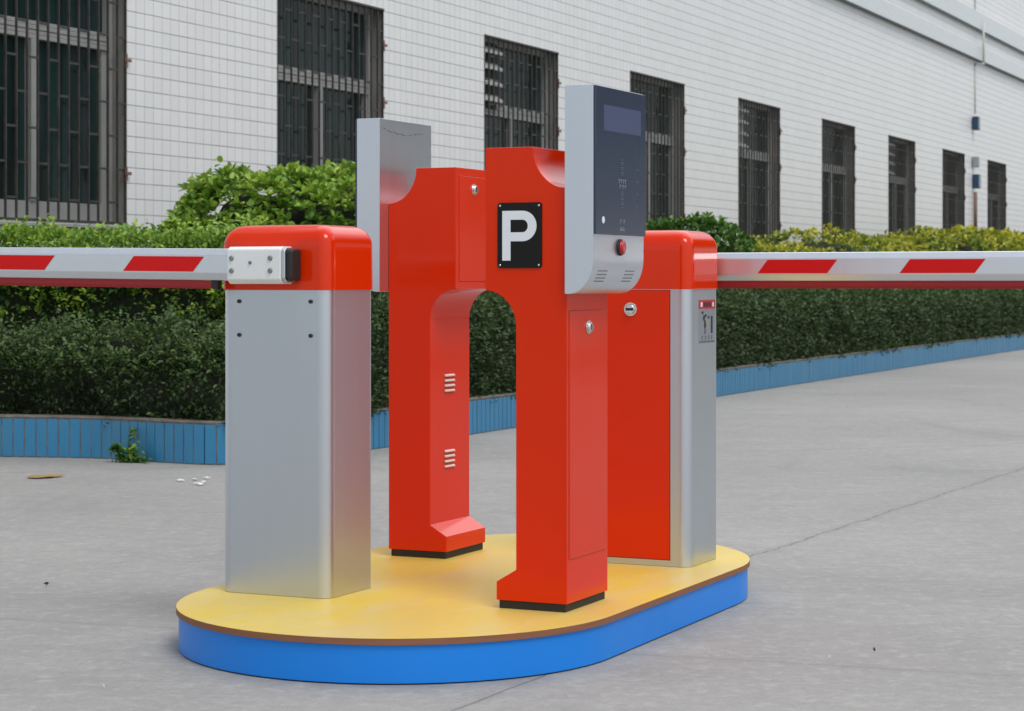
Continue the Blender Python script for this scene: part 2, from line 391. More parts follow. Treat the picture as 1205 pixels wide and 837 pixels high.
def make_window():
    root = bpy.data.objects.new('window', None); C.objects.link(root)
    zt = 2.44
    bm = bmesh.new(); y0, y1 = .105, .155
    box(bm, (.0,y0,WZ0+.0), (.05,y1,WZ1)); box(bm, (WW-.05,y0,WZ0), (WW,y1,WZ1))
    box(bm, (.05,y0+.002,WZ1-.05), (WW-.05,y1,WZ1)); box(bm, (.05,y0+.002,WZ0), (WW-.05,y1,WZ0+.13))
    box(bm, (WW/2-.035,y0-.01,WZ0+.131), (WW/2+.02,y1,zt-.001)); box(bm, (WW/2+.03,y0+.01,WZ0+.131), (WW/2+.05,y1,zt-.001))
    box(bm, (WW-.10,y0+.012,WZ0+.131), (WW-.051,y1,zt-.001))
    # ribbed transom
    for i in range(4): box(bm, (.051, y0-.004+.004*(i % 2), zt+i*.028), (WW-.051, y1, zt+i*.028+.026), 0, .003, 1)
    bobj('frame', bm, M['alu'], root)
    bm = bmesh.new()
    for a, b, c_, d in ((.051, WW/2-.036, WZ0+.131, zt-.001), (WW/2+.021, WW-.101, WZ0+.131, zt-.001), (.051, WW-.051, zt+.115, WZ1-.051)):
        dy = random.uniform(0, .01)
        box(bm, (a, .14+dy, c_), (b, .146+dy, d))
    bobj('pane', bm, M['pane'], root)
    bm = bmesh.new()
    zb0, zb1 = WZ0+.02, WZ1-.02; r = .0045; nb = 16; sp = (WW+.01)/nb
    for i in range(nb+1):
        x = i*sp-.0+(.004 if i == 0 else -.014 if i == nb else 0)
        box(bm, (x-r, -.006, zb0), (x+r, .008, zb1))
    for i in range(nb):
        off = 0 if i % 2 == 0 else .21
        z = zb0+.12+off
        while z < zb1-.05:
            box(bm, (i*sp+r+.001, -.004, z-.007), ((i+1)*sp-r-.001, .006, z+.007)); z += .42
    box(bm, (0, -.012, zb0-.016), (WW, .014, zb0-.001)); box(bm, (0, -.012, zb1+.001), (WW, .014, zb1+.016))
    for z in (zb0+.3, zb0+1.02, zb1-.28):    # rusty wall brackets
        box(bm, (WW-.03, -.024, z), (WW+.03, -.013, z+.02), 1); box(bm, (WW-.02, -.020, z-.04), (WW-.008, -.0075, z+.05), 1)
    pass
    bobj('grille', bm, [M['bar'], M['rust']], root)
    bm = bmesh.new(); box(bm, (-.01, -.03, WZ0-.028), (WW+.01, REC-.02, WZ0-.003), 0, .004, 1)
    bobj('sill', bm, M['alu'], root)
    return root
W0 = make_window()
for i, s in enumerate(wins):
    wd = W0 if i == 0 else copy_tree(W0)
    wd.parent = bl; wd.location = (s, 0, 0)
    if i in (2, 4, 6):
        bm = bmesh.new()
        for j in range(4): prism(bm, [(.014, WZ1-.15-j*.14), (.09, WZ1-.09-j*.14), (.09, WZ1-.080-j*.14), (.014, WZ1-.135-j*.14)], 'x', .02, .46, 0)
        box(bm, (.02, .091, WZ1-.62), (.46, .103, WZ1-.04), 1)
        bobj('vent_louvre', bm, [M['shutter'], M['shutter_dark'] if i != 4 else M['shutter']], wd)

# things fixed on the wall far to the right
def bw(s, y, z=0): return bsc(WALL0+T*s+N*y+Vector((0, 0, z)))
def wallbox(name, s, z, h, m, lab, cat, dy=.12, wd=.17):
    o = empty(name, bw(s, 0, z), math.pi/2-TH, label=lab, cat=cat)
    bm = bmesh.new(); box(bm, (0, -dy, 0), (wd, -.014, h), 0, .012); box(bm, (wd*.2, -.013, h*.15), (wd*.8, -.003, h*.85))
    bobj('housing', bm, m, o)
    bm = bmesh.new(); box(bm, (.02, -dy-.012, .02), (wd-.02, -dy-.001, h-.02), 0, .004); bobj('cover', bm, M['greybox'], o)
    return o
wallbox('wall_lamp', 24.62, 3.56, .25, M['hook'], 'upper dark blue box lamp high on the white wall between the far windows', 'wall lamp')
wallbox('junction_box', 24.62, 2.92, .2, M['greybox'], 'pale grey junction box on the wall between the two blue boxes', 'junction box', .1, .2)
wallbox('meter_box', 24.66, 2.56, .26, M['hook'], 'lower blue box on the wall with a rusty conduit hanging below it', 'meter box', .12, .2)
bm = bmesh.new(); cyl(bm, (0, 0, 0), .035, .72, 'z', 10)
o = bobj('rusty_conduit', bm, M['rust']); o.location = bw(24.70, -.05, 1.83); tag(o, 'rusty brown pipe running down the wall below the lower blue box', 'pipe')
o = empty('drain_pipe', bw(24.85, 0, 3.85), math.pi/2-TH, label='thin white pipe climbing the tiled wall and over both ledges', cat='pipe')
bm = bmesh.new(); cyl(bm, (0, -.016, 0), .012, .95, 'z', 8); cyl(bm, (0.1, -.15, .93), .022, .80, 'z', 12)
box(bm, (-.02, -.17, .92), (.125, -.004, .945)); cyl(bm, (0, -.016, 1.9), .012, 3.2, 'z', 8)
bobj('pipe', bm, M['pipe'], o)

# ------------------------------------------------------------------ planter bed
def catmull(P, n=12):
    out = []
    P = [P[0]]+P+[P[-1]]
    for i in range(1, len(P)-2):
        for j in range(n):
            t = j/n; a, b, c_, d = [Vector((*p, 0)) for p in P[i-1:i+3]]
            out.append(.5*((2*b)+(c_-a)*t+(2*a-5*b+4*c_-d)*t*t+(3*b-a-3*c_+d)*t**3))
    out.append(Vector((*P[-2], 0))); return out
far = Vector((.025, 14.1, 0))+T*55
path = catmull([(-3.95, 11.84), (-3.5, 11.82), (-2.85, 11.78), (-2.27, 11.66), (-1.87, 11.40), (-1.55, 11.27), (-1.24, 11.5), (-.95, 11.99), (-.48, 12.98), (.025, 14.1), (3.3, 21.35), (far.x, far.y)])
# resample by arc length
def resample(P, step):
    out = [P[0].copy()]; acc = 0
    for a, b in zip(P, P[1:]):
        L = (b-a).length; 
        if L == 0: continue
        t = step-acc
        while t <= L: out.append(a+(b-a)*(t/L)); t += step
        acc = L-(t-step)
    return out
path = resample(path, .066)
def inward(i):
    a = path[max(0, i-2)]; b = path[min(len(path)-1, i+2)]
    t = (b-a).normalized(); return Vector((-t.y, t.x, 0))
INN = [inward(i) for i in range(len(path))]
def bedpt(i, off, z=0): return path[i]+INN[i]*off+Vector((0, 0, z))
pl = empty('planter_wall', (-1.5, 11.3, 0), 0, label='low blue tiled kerb wall curving round the hedge bed', cat='planter wall')
bm = bmesh.new(); H = .232; PV = Vector((-1.5, 11.3, 0))
sec = [(0.006, 0), (0.006, H-.012), (.0, H-.010), (.0, H), (.10, H), (.10, 0)]
prev = None
for i in range(0, len(path), 2):
    ring = [bm.verts.new(bedpt(i, a, z)-PV) for a, z in sec]
    if prev:
        for j in range(len(sec)-1): bm.faces.new((prev[j], ring[j], ring[j+1], prev[j+1]))
    prev = ring
bobj('kerb_core', bm, M['mortar'], pl)
vs, fs, tone = [], [], []
for i in range(len(path)-1):
    ta = random.random(); g_ = .004; dz = random.uniform(-.002, .002)
    a, b = path[i], path[i+1]; t = (b-a).normalized(); n_ = INN[i]
    p0, p1 = a+t*g_, b-t*g_; o0 = n_*(.0005+random.uniform(0, .0018)); o1 = n_*.012
    k0 = len(vs)
    for p, oo in ((p0, o0), (p1, o0), (p1, o1), (p0, o1)):
        for z in (.006, H-.018+dz): v = p+oo-PV; vs.append((v.x, v.y, z))
    for f in ((0,2,3,1), (2,4,5,3), (6,0,1,7), (1,3,5,7)): fs.append([k0+x for x in f]); tone.append(ta)
me = bpy.data.meshes.new('tile_facing'); me.from_pydata(vs, [], fs); at = me.attributes.new('tone', 'FLOAT', 'FACE'); at.data.foreach_set('value', tone)
link('tile_facing', me, M['ptile'], pl)
# soil sheet inside the bed
bm = bmesh.new(); prev = None
for i in list(range(0, len(path), 6)):
    p = bedpt(i, .09, .17); 
    s_ = (p-WALL0).dot(T); qv = WALL0*1.08+T*(max(s_, -3)-1)-N*.02+Vector((0, 0, .17))
    if p.x < -1.6: qv = Vector((p.x, max(p.y+.02, 15.12+(p.x+2.43)/.4515-.03), .17))
    r_ = [bm.verts.new(p), bm.verts.new(qv)]
    if prev: bm.faces.new((prev[0], r_[0], r_[1], prev[1]))
    prev = r_
tag(bobj('soil', bm, M['soil']), kind='structure')

# ------------------------------------------------------------------ foliage
def leaf_mesh(name, P, D, UPV, L, Wd, tone, fold=.25):
    """P base points, D leaf direction, UPV leaf normal, L lengths"""
    n = len(P)
    D = D/np.linalg.norm(D, axis=1)[:, None]
    S = np.cross(D, UPV); S /= (np.linalg.norm(S, axis=1)[:, None]+1e-9)
    Nn = np.cross(S, D)
    v = np.empty((n, 6, 3))
    v[:, 0] = P; v[:, 3] = P+D*L[:, None]-Nn*(L*.14)[:, None]
    m1 = P+D*(L*.30)[:, None]+Nn*(L*fold*.35)[:, None]; m2 = P+D*(L*.68)[:, None]+Nn*(L*fold*.3)[:, None]
    v[:, 1] = m1+S*(Wd*.92)[:, None]; v[:, 5] = m1-S*(Wd*.92)[:, None]
    v[:, 2] = m2+S*(Wd*.86)[:, None]; v[:, 4] = m2-S*(Wd*.86)[:, None]
    me = bpy.data.meshes.new(name)
    base = np.arange(n)*6
    idx = np.stack([base, base+1, base+2, base+3, base, base+3, base+4, base+5], 1).ravel()
    me.vertices.add(n*6); me.vertices.foreach_set('co', v.ravel())
    me.loops.add(n*8); me.loops.foreach_set('vertex_index', idx)
    me.polygons.add(n*2); me.polygons.foreach_set('loop_start', np.arange(n*2)*4); me.polygons.foreach_set('loop_total', np.full(n*2, 4))
    me.update(calc_edges=True)
    at = me.attributes.new('tone', 'FLOAT', 'FACE'); at.data.foreach_set('value', np.repeat(tone, 2).astype(np.float32))
    return me
def rand_dirs(n):
    v = rng.normal(size=(n, 3)); return v/np.linalg.norm(v, axis=1)[:, None]
def nz(p, s): return noise.noise(Vector(p)*s)

def hedge(name, idx, off0, off1, z0, z1, dens, leaf, mat, lab, cat, tonef, ramp=.08, bumpa=.05, group=None, sparse=None, sprigs=0, endcap=True):
    """hedge following the bed edge between path indices idx; a cushion shaped band with an uneven skin"""
    i0, i1 = idx
    org = bedpt((i0+i1)//2, (off0+off1)/2, 0)
    root = empty(name, org, 0, label=lab, cat=cat, group=group)
    L = (i1-i0)*.066; hgt = z1-z0; dep = off1-off0
    def surf(s, w_):
        """s index float, w_ 0..1 round the section: front face, top, back face"""
        tot = hgt*2+dep; a = w_*tot
        if a < hgt: off, z, nx, nzz = off0, z0+a, -1, 0
        elif a < hgt+dep: off, z, nx, nzz = off0+a-hgt, z1, 0, 1
        else: off, z, nx, nzz = off1, z1-(a-hgt-dep), 1, 0
        # round the shoulders
        cx = (off-(off0+off1)/2)/(dep/2); cz = (z-z0)/hgt
        r = 1-ramp*2*max(0, abs(cx)-.6)*max(0, cz-.6)/.16
        off = (off0+off1)/2+cx*dep/2*r; z = z0+cz*hgt*r
        e = min(1, (s-i0+.3)*.066/.22, (i1-s+.3)*.066/.22); e = math.sqrt(max(e, .02))
        off = (off0+off1)/2+(off-(off0+off1)/2)*e
        i = min(max(int(s), 0), len(path)-2); fr = s-i
        b = bedpt(i, off, z)*(1-fr)+bedpt(i+1, off, z)*fr
        nn = INN[i]*nx+Vector((0, 0, nzz))
        d = bumpa*(nz(b, 2.1)*1.3+nz(b, 5.3)*.8+nz(b, 13)*.4)
        return b+nn*d, nn
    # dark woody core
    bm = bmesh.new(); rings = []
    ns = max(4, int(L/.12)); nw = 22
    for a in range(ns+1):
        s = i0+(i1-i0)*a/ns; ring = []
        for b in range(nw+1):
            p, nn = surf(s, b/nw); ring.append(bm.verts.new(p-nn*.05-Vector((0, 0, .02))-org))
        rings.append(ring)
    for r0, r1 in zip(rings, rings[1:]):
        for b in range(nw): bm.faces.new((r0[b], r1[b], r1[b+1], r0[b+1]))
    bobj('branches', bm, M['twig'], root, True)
    P, D, Up, Ls, Tn = [], [], [], [], []
    n = int(dens*L*(hgt*2+dep)/2.0)
    for _ in range(n):
        # more leaves where the camera is near: spread by inverse distance
        s = i0+(i1-i0)*random.random()
        dist = max(9, bedpt(min(int(s), len(path)-2), 0).y)
        if random.random() > (11/dist)**.95: continue
        w_ = random.random()
        if w_ > (hgt+dep)/(2*hgt+dep)+.12 and random.random() < .8: continue
        p, nn = surf(s, w_)
        cl = nz(p, 7.5)+.5*nz(p, 17)
        if random.random() < -.15-cl*1.1: continue
        z = (p.z-z0)/hgt
        if sparse and random.random() > sparse(z): continue
        dd = random.gauss(0, .022)-.012+max(0, random.gauss(0, .018))
        p = p+nn*dd
        P.append(p-org); rd = Vector((random.gauss(0, .6), random.gauss(0, .6), random.gauss(0, .6)))
        D.append(nn*.8+rd+Vector((0, 0, .35))); Up.append((random.gauss(0, .6), random.gauss(0, .6)-.4, 1))
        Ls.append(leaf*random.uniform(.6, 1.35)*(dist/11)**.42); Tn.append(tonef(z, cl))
    # shoots standing out of the skin
    for _ in range(sprigs):
        s = i0+(i1-i0)*random.random()
        w_ = random.uniform(hgt*.55, hgt+dep*.6)/(2*hgt+dep)
        p, nn = surf(s, w_); dr = (nn*random.uniform(.2, 1)+Vector((random.gauss(0, .4), random.gauss(0, .3), random.uniform(.4, 1.2)))).normalized()
        ln = random.uniform(.03, .13)
        for j in range(6):
            P.append(p+dr*ln*j/5-org); D.append(dr*.5+Vector((random.gauss(0, .7), random.gauss(0, .7), random.gauss(0, .4)))); Up.append((random.gauss(0, .4), -.3, 1))
            Ls.append(leaf*random.uniform(.8, 1.3)*(max(9, p.y)/11)**.6); Tn.append(min(1, tonef(1, .2)+.15))
    Ls = np.array(Ls)
    me = leaf_mesh('foliage', np.array(P), np.array(D), np.array(Up), Ls, Ls*rng.uniform(.22, .34, len(Ls)), np.clip(np.array(Tn), 0, 1))
    link('foliage', me, mat, root)
    return root
def idx_near(x, y): return min(range(len(path)), key=lambda i: (path[i]-Vector((x, y, 0))).length)
iA = idx_near(-1.35, 11.36); iL = idx_near(-3.8, 11.85)
iC = idx_near(-1.0, 12.0)

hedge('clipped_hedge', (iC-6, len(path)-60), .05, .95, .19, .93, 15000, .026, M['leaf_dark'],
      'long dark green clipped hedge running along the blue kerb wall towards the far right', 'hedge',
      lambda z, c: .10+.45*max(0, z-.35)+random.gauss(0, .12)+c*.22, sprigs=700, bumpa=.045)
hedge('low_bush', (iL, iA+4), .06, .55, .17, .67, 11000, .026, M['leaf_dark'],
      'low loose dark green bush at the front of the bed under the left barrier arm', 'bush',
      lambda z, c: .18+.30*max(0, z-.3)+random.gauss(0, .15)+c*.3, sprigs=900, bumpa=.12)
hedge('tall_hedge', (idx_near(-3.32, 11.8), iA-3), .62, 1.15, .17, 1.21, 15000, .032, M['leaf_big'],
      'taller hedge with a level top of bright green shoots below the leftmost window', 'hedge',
      lambda z, c: -.12+.75*max(0, z-.70)/.3+random.gauss(0, .15)+c*.15, sprigs=420, bumpa=.04,  # pale young shoots on top; shade lower down put into the leaf tone
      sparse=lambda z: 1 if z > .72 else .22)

def shrub(name, c, rad, z0, z1, n, leaf, mat, lab, cat, tonef, group=None, wid=.30, power=2.6, crown=False):
    """free standing shrub: uneven rounded block of leaves over a few stems"""
    c = Vector((c[0], c[1], 0)); root = empty(name, c, 0, label=lab, cat=cat, group=group)
    hz = (z1-z0)/2; zc = (z0+z1)/2
    def pt(d, k_=1.0):
        e = (abs(d.x)**power+abs(d.y)**power+abs(d.z)**power)**(-1/power)
        w_ = Vector((d.x*rad[0], d.y*rad[1], d.z*hz))*e
        m = 1+.13*noise.noise(Vector((d.x, d.y, d.z))*1.7+c)+.12*noise.noise(Vector((d.x, d.y, d.z))*4.3+c)
        return Vector((w_.x*m*k_, w_.y*m*k_, zc+w_.z*m*k_))
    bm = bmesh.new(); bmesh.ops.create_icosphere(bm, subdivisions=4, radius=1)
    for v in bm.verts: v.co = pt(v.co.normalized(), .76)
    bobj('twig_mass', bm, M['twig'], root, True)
    bm = bmesh.new()
    if crown: cyl(bm, (0, 0, 0), .17, z0+1.2, 'z', 12, 0, .10)
    for j in range(0 if crown else 5):
        a = j*1.3; cyl(bm, (.06*math.cos(a), .06*math.sin(a), .17), .018, z0+.05, 'z', 8, 0, .010)
    bobj('trunk' if crown else 'stem', bm, M['bark'], root)
    P, D, Up, Ls, Tn = [], [], [], [], []
    while len(P) < n:
        d = Vector((random.gauss(0, 1), random.gauss(0, 1), random.gauss(0, 1))).normalized()
        if d.y > .55 and not crown: continue
        cl = noise.noise(d*5.5+c*3)+.5*noise.noise(d*12+c)
        if random.random() < -.18-cl*1.1: continue
        k_ = 1.0+random.gauss(0, .035)-.03+(.05 if cl > .25 else 0)
        p = pt(d, k_); nn = Vector((d.x/rad[0], d.y/rad[1], d.z/hz)).normalized()
        # rosette of leaves round a shoot tip
        for _ in range(4):
            rd = Vector((random.gauss(0, .75), random.gauss(0, .75), random.gauss(0, .5)))
            P.append(p+rd*.006); D.append(nn*.6+rd+Vector((0, 0, .35))); Up.append((nn.x*.5+random.gauss(0, .25), nn.y*.5+random.gauss(0, .25), 1))
            Ls.append(leaf*random.uniform(.65, 1.2)); Tn.append(tonef((p.z-z0)/(z1-z0), cl))
    Ls = np.array(Ls)
    me = leaf_mesh('foliage', np.array(P), np.array(D), np.array(Up), Ls, Ls*rng.uniform(wid*.8, wid*1.1, len(Ls)), np.clip(np.array(Tn), 0, 1), .2)
    link('foliage', me, mat, root)
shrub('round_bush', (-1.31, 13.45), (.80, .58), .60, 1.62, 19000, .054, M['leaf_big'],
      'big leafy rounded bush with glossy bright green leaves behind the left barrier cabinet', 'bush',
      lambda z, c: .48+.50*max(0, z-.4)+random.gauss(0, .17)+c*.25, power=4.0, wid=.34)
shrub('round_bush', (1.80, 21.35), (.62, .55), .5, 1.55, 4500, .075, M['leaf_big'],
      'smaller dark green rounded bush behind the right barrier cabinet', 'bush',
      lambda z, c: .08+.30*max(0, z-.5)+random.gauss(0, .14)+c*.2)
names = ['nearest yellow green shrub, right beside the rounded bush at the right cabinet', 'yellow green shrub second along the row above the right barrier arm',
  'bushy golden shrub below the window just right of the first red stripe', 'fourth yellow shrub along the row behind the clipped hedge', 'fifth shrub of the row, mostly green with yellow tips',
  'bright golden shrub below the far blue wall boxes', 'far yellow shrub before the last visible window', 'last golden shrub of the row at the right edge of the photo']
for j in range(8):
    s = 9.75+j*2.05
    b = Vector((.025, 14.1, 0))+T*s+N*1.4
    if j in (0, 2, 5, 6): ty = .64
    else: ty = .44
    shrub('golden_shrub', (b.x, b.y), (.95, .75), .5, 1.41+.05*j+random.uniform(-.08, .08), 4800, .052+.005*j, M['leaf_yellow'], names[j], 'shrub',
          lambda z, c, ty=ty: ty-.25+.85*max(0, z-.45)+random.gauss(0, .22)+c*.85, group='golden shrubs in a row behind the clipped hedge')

# unseen trees added right of the frame so road-side faces mirror something dark
for j in range(6):
    a = R(31+j*7.5); dd_ = 25+1.5*math.sin(j*2.1)
    c = (dd_*math.sin(a), dd_*math.cos(a))
    t_ = shrub('reflection_tree', c, (2.0, 2.0), 1.9, 7.5+.7*math.sin(j*1.7), 2200, .30, M['leaf_dark'], 'unseen dark green tree number %s added at the far right for reflections' % ('one two three four five six'.split()[j]), 'tree',
          lambda z, c: .2+.3*z+random.gauss(0, .15)+c*.2, group='unseen trees added beyond the right edge for reflections', crown=True)
# weed growing over the kerb
wd = empty('weed', (-2.02, 11.42, .0), 0, label='straggly green weed hanging over the blue kerb wall and trailing on the concrete', cat='weed')
P, D, Up, Ls, Tn = [], [], [], [], []
def stemleaf(pts, n, r, l, t):
    for _ in range(n):
        a = random.random()*(len(pts)-1); i = int(a); p = pts[i].lerp(pts[i+1], a-i)
        p = p+Vector((random.gauss(0, r), random.gauss(0, r*.5)-.01, random.gauss(0, r)))
        if p.z < .006: p.z = random.uniform(.006, .03)
        P.append(p); D.append((random.gauss(0, 1), random.gauss(0, .6)-.3, random.gauss(0, .6))); Up.append((random.gauss(0, .3), -.6, 1)); Ls.append(l*random.uniform(.6, 1.4)); Tn.append(t+random.gauss(0, .12))
Z = lambda x, y, z: Vector((x, y, z))
stems = [([Z(.03,.12,.26), Z(.02,-.03,.22), Z(.0,-.045,.1), Z(.02,-.06,.02)], 60, .012, .030, .22), ([Z(.05,.12,.27), Z(.045,-.03,.2), Z(.04,-.05,.08)], 24, .014, .03, .25),
  ([Z(-.13,-.06,.10), Z(-.09,-.06,.12), Z(-.05,-.06,.08), Z(-.03,-.06,.02)], 170, .013, .03, .1), ([Z(-.06,-.07,.015), Z(.05,-.09,.015), Z(.16,-.12,.012)], 190, .02, .03, .12),
  ([Z(.03,-.06,.03), Z(.05,-.06,.09), Z(.08,-.07,.11)], 60, .02, .04, .5)]
for st_ in stems: stemleaf(*st_)
Ls = np.array(Ls); me = leaf_mesh('foliage', np.array(P), np.array(D, dtype=float), np.array(Up), Ls, Ls*.27, np.clip(np.array(Tn), 0, 1))
link('foliage', me, M['leaf_big'], wd)
bm = bmesh.new()
for st_ in stems:
    for a, b in zip(st_[0], st_[0][1:]):
        d = b-a; n_ = d.orthogonal().normalized()*.003; m_ = d.cross(n_).normalized()*.003
        loft(bm, [[a+n_, a+m_, a-n_, a-m_], [b+n_, b+m_, b-n_, b-m_]])
bobj('stem', bm, M['bark'], wd)
wd.location = (-2.07, 11.50, 0); wd.scale = (.68, .9, .72)

# litter on the ground
M['paper'] = paint('paper_scrap', rgb(.7, .7, .68), .7); M['dry'] = paint('dry_leaf', rgb(.34, .22, .08), .8, 0, 0, .15, 20)
def scrap(name, px, py, sx_, sy_, mat, lab, cat, group=None):
    d = 2500*.98/(py-330); x = (px-602.5)/2500*d
    bm = bmesh.new(); n = 9; pts = []
    for i in range(n):
        a = 2*math.pi*i/n; r = random.uniform(.7, 1.15); pts.append((sx_*r*math.cos(a), sy_*r*math.sin(a)))
    A = [bm.verts.new((p[0], p[1], .002+random.uniform(0, .008))) for p in pts]; cc = bm.verts.new((0, 0, .012)); 
    for i in range(n): bm.faces.new((A[i], A[(i+1) % n], cc))
    r_ = bmesh.ops.extrude_face_region(bm, geom=bm.faces[:]); 
    for v in [g_ for g_ in r_['geom'] if isinstance(g_, bmesh.types.BMVert)]: v.co.z += .0015
    o = bobj(name, bm, mat); o.location = (x, d, .001); o.rotation_euler = (0, 0, random.random()*6); tag(o, lab, cat, group)
for px, py in ((212, 567), (229, 566), (233, 571), (240, 569), (243, 564), (237, 571.5)):
    scrap('paper_scrap', px, py, .022, .014, M['paper'], 'small white paper scrap on the concrete left of the left cabinet', 'litter', 'white scraps on the concrete')
scrap('dry_leaf_litter', 52, 562, .075, .10, M['dry'], 'flat tan leaf sheath lying on the pale concrete at the left', 'litter')
scrap('pebble', 301/2.64*1.0+8, 812, .003, .003, M['paper'], 'tiny white pebble on the concrete in front left of the platform', 'pebble')
scrap('pebble', 1003-27, 777, .005, .004, M['paper'], 'tiny white pebble on the concrete right of the platform', 'pebble')
scrap('dark_pebble', 55, 690, .012, .003, M['black_base'], 'dark twig fragment on the concrete left of the platform', 'twig')
scrap('dark_pebble', 1029, 768, .0035, .003, M['black_base'], 'small dark stone on the concrete right of the platform', 'stone')

# ------------------------------------------------------------------ platform island
isl = empty('traffic_island', kw(.522, .488), RZ, label='long round-ended platform with yellow top, brown plywood edge and blue skirt', cat='platform')
def stadium(L2, r, n=40):
    return [(L2+r*math.cos(a), r*math.sin(a)) for a in [R(-90+180*i/n) for i in range(n+1)]]+[(-L2+r*math.cos(a), r*math.sin(a)) for a in [R(90+180*i/n) for i in range(n+1)]]
bm = bmesh.new()
loft(bm, [[(x, y, z) for x, y in stadium(.507, .600)] for z in (.004, ZT-.0175)]); o = bobj('skirt', bm, M['blue_skirt'], isl); autosmooth(o)
bm = bmesh.new()
loft(bm, [[(x, y, z) for x, y in stadium(.507, .607)] for z in (ZT-.017, ZT-.0015)]); o = bobj('plywood_edge', bm, M['ply'], isl); autosmooth(o)
bm = bmesh.new()
rs = [(.6065, ZT-.0013), (.6065, ZT-.0005), (.6055, ZT)]
loft(bm, [[(x, y, z) for x, y in stadium(.507, r)] for r, z in rs]); o = bobj('deck', bm, M['yellow'], isl); autosmooth(o)

# ------------------------------------------------------------------ barrier gates
CX, CY = .264, .346
def ell(n, f): return [f(i/n) for i in range(n+1)]
def barrier(origin, rz, side, arm_tilt, stripes, alen, lab, r0=.345):
    root = empty('barrier_gate', origin, rz, label=lab, cat='barrier gate', group='barrier gates at the two ends of the platform')
    bm = bmesh.new(); cx, cy = CX/2, CY/2
    rr = rrect(CX/2, CY/2, .036, 10)
    rings = [[(cx+x, cy+y, z) for x, y in rr] for z in (.001, .845)]
    loft(bm, rings); o = bobj('cabinet', bm, M['silver'], root); autosmooth(o)
    # red moulded cap
    bm = bmesh.new(); e = .0035; rings = []
    def ring(ins, z, rc): return [(cx+x, cy+y, z) for x, y in rrect(CX/2+e-ins, CY/2+e-ins, rc+.005, 10)]
    rings.append(ring(.003, .838, .028)); rings.append(ring(.0005, .8385, .030)); rings.append(ring(0, .841, .031)); rings.append(ring(.001, .955, .031))
    rtop = .056
    for i in range(1, 13):
        a = R(90*i/12); rings.append(ring(.001+rtop*.92*(1-math.cos(a)), .961+rtop*math.sin(a), .031-.012*i/12))
    rings.append(ring(.10, 1.0195, .012))
    loft(bm, rings); o = bobj('cap', bm, M['red_cap'], root); autosmooth(o, 40)
    # door on the face away from the arm
    dy0, dy1, dz0, dz1 = .054, .280, .022, .834
    bm = bmesh.new(); box(bm, (CX-.002, dy0-.003, dz0-.003), (CX+.0012, dy1+.003, dz1+.002), 1); box(bm, (CX-.001, dy0, dz0), (CX+.003, dy1, dz1), 0, .001, 1)
    d = bobj('door', bm, [M['red'], M['gap']], root)
    bm = bmesh.new(); cyl(bm, (CX+.003, .156, .777), .0205, .004, 'x', 28); cyl(bm, (CX+.007, .156, .777), .0165, .006, 'x', 28, 0, .013); box(bm, (CX+.013, .1445, .773), (CX+.0155, .1675, .781), 1)
    bobj('lock', bm, [M['chrome'], M['dark_fixing']], d)
    # four fixing bolts on the arm face
    for y in (.056, .284):
        for z in (.714, .807):
            bm = bmesh.new(); cyl(bm, (-.004, y, z), .0055, .006, 'x', 14); bobj('bolt', bm, M['dark_fixing'], root)
    # arm
    ar = bpy.data.objects.new('arm', None)
    za = .907
    y0, y1 = .10, .10+alen
    prof = [(-.047, -.044), (-.060, -.024), (-.060, .025), (-.047, .044), (-.026, .044), (-.013, .025), (-.013, -.024), (-.026, -.044)]
    bm = bmesh.new()
    prism(bm, prof, 'y', y0+.005, y1, 0, .0015, 1)
    arm = bobj('arm', bm, M['silver_arm'], root); 
    piv = Vector((-.036, .19, za)); arm.location = piv
    for v in arm.data.vertices: v.co -= Vector((0, .19, 0)); v.co.x += .036
    arm.rotation_euler = (arm_tilt, 0, 0)
    for (a, b) in stripes:
        bm = bmesh.new()
        # parallelogram leaning to the right as seen from the camera's side, on both broad faces
        sh = .018
        for xx, xo, sg in ((-.0245, -.0008, side), (.0235, .0008, side)):
            z_0, z_1 = -.0205, .0215
            s1 = sh*(-1 if side < 0 else 1)
            pts = [(a-s1, z_0), (b-s1, z_0), (b+s1, z_1), (a+s1, z_1)]
            x0, x1 = sorted((xx, xx+xo*1.3))
            t = bmesh.new(); A = [t.verts.new((x0, p[0]-.19, p[1])) for p in pts]; B = [t.verts.new((x1, p[0]-.19, p[1])) for p in pts]
            t.faces.new(A); t.faces.new(B[::-1])
            for i in range(4): t.faces.new((A[i], B[i], B[(i+1) % 4], A[(i+1) % 4]))
            merge(bm, t)
        bobj('red_stripe', bm, M['decal'], arm)
    bm = bmesh.new(); prism(bm, [(-.008, -.0445), (.008, -.0445), (.010, -.058), (.006, -.067), (-.006, -.067), (-.010, -.058)], 'y', r0-.19, y1-.19-.01, 0)
    box(bm, (-.011, r0-.02-.19, -.066), (.011, r0-.002-.19, -.0445), 1)
    bobj('rubber_edge', bm, [M['rubber'], M['black_base']], arm)
    # clamp with bolts and black end cap
    bm = bmesh.new()
    cp = [(-.052, -.052), (-.0655, -.040), (-.0655, .042), (-.052, .050), (-.004, .050), (-.004, -.052)]
    prism(bm, cp, 'y', .112, .283, 0, .003, 2)
    ce = [(-.053, -.048), (-.064, -.037), (-.064, .039), (-.053, .047), (-.006, .047), (-.006, -.048)]
    prism(bm, ce, 'y', .100, .1115, 2, .002, 1)
    prism(bm, [(-.050, -.044), (-.060, -.036), (-.060, .037), (-.050, .043), (-.009, .043), (-.009, -.044)], 'y', .080, .0995, 1, .006, 3)
    cl = bobj('clamp', bm, [M['clamp'], M['black_base'], M['silver']], root); cl.location = (0, 0, za)
    bm = bmesh.new(); cyl(bm, (-.003, .19, 0), .03, -.0+.006, 'x', 20)
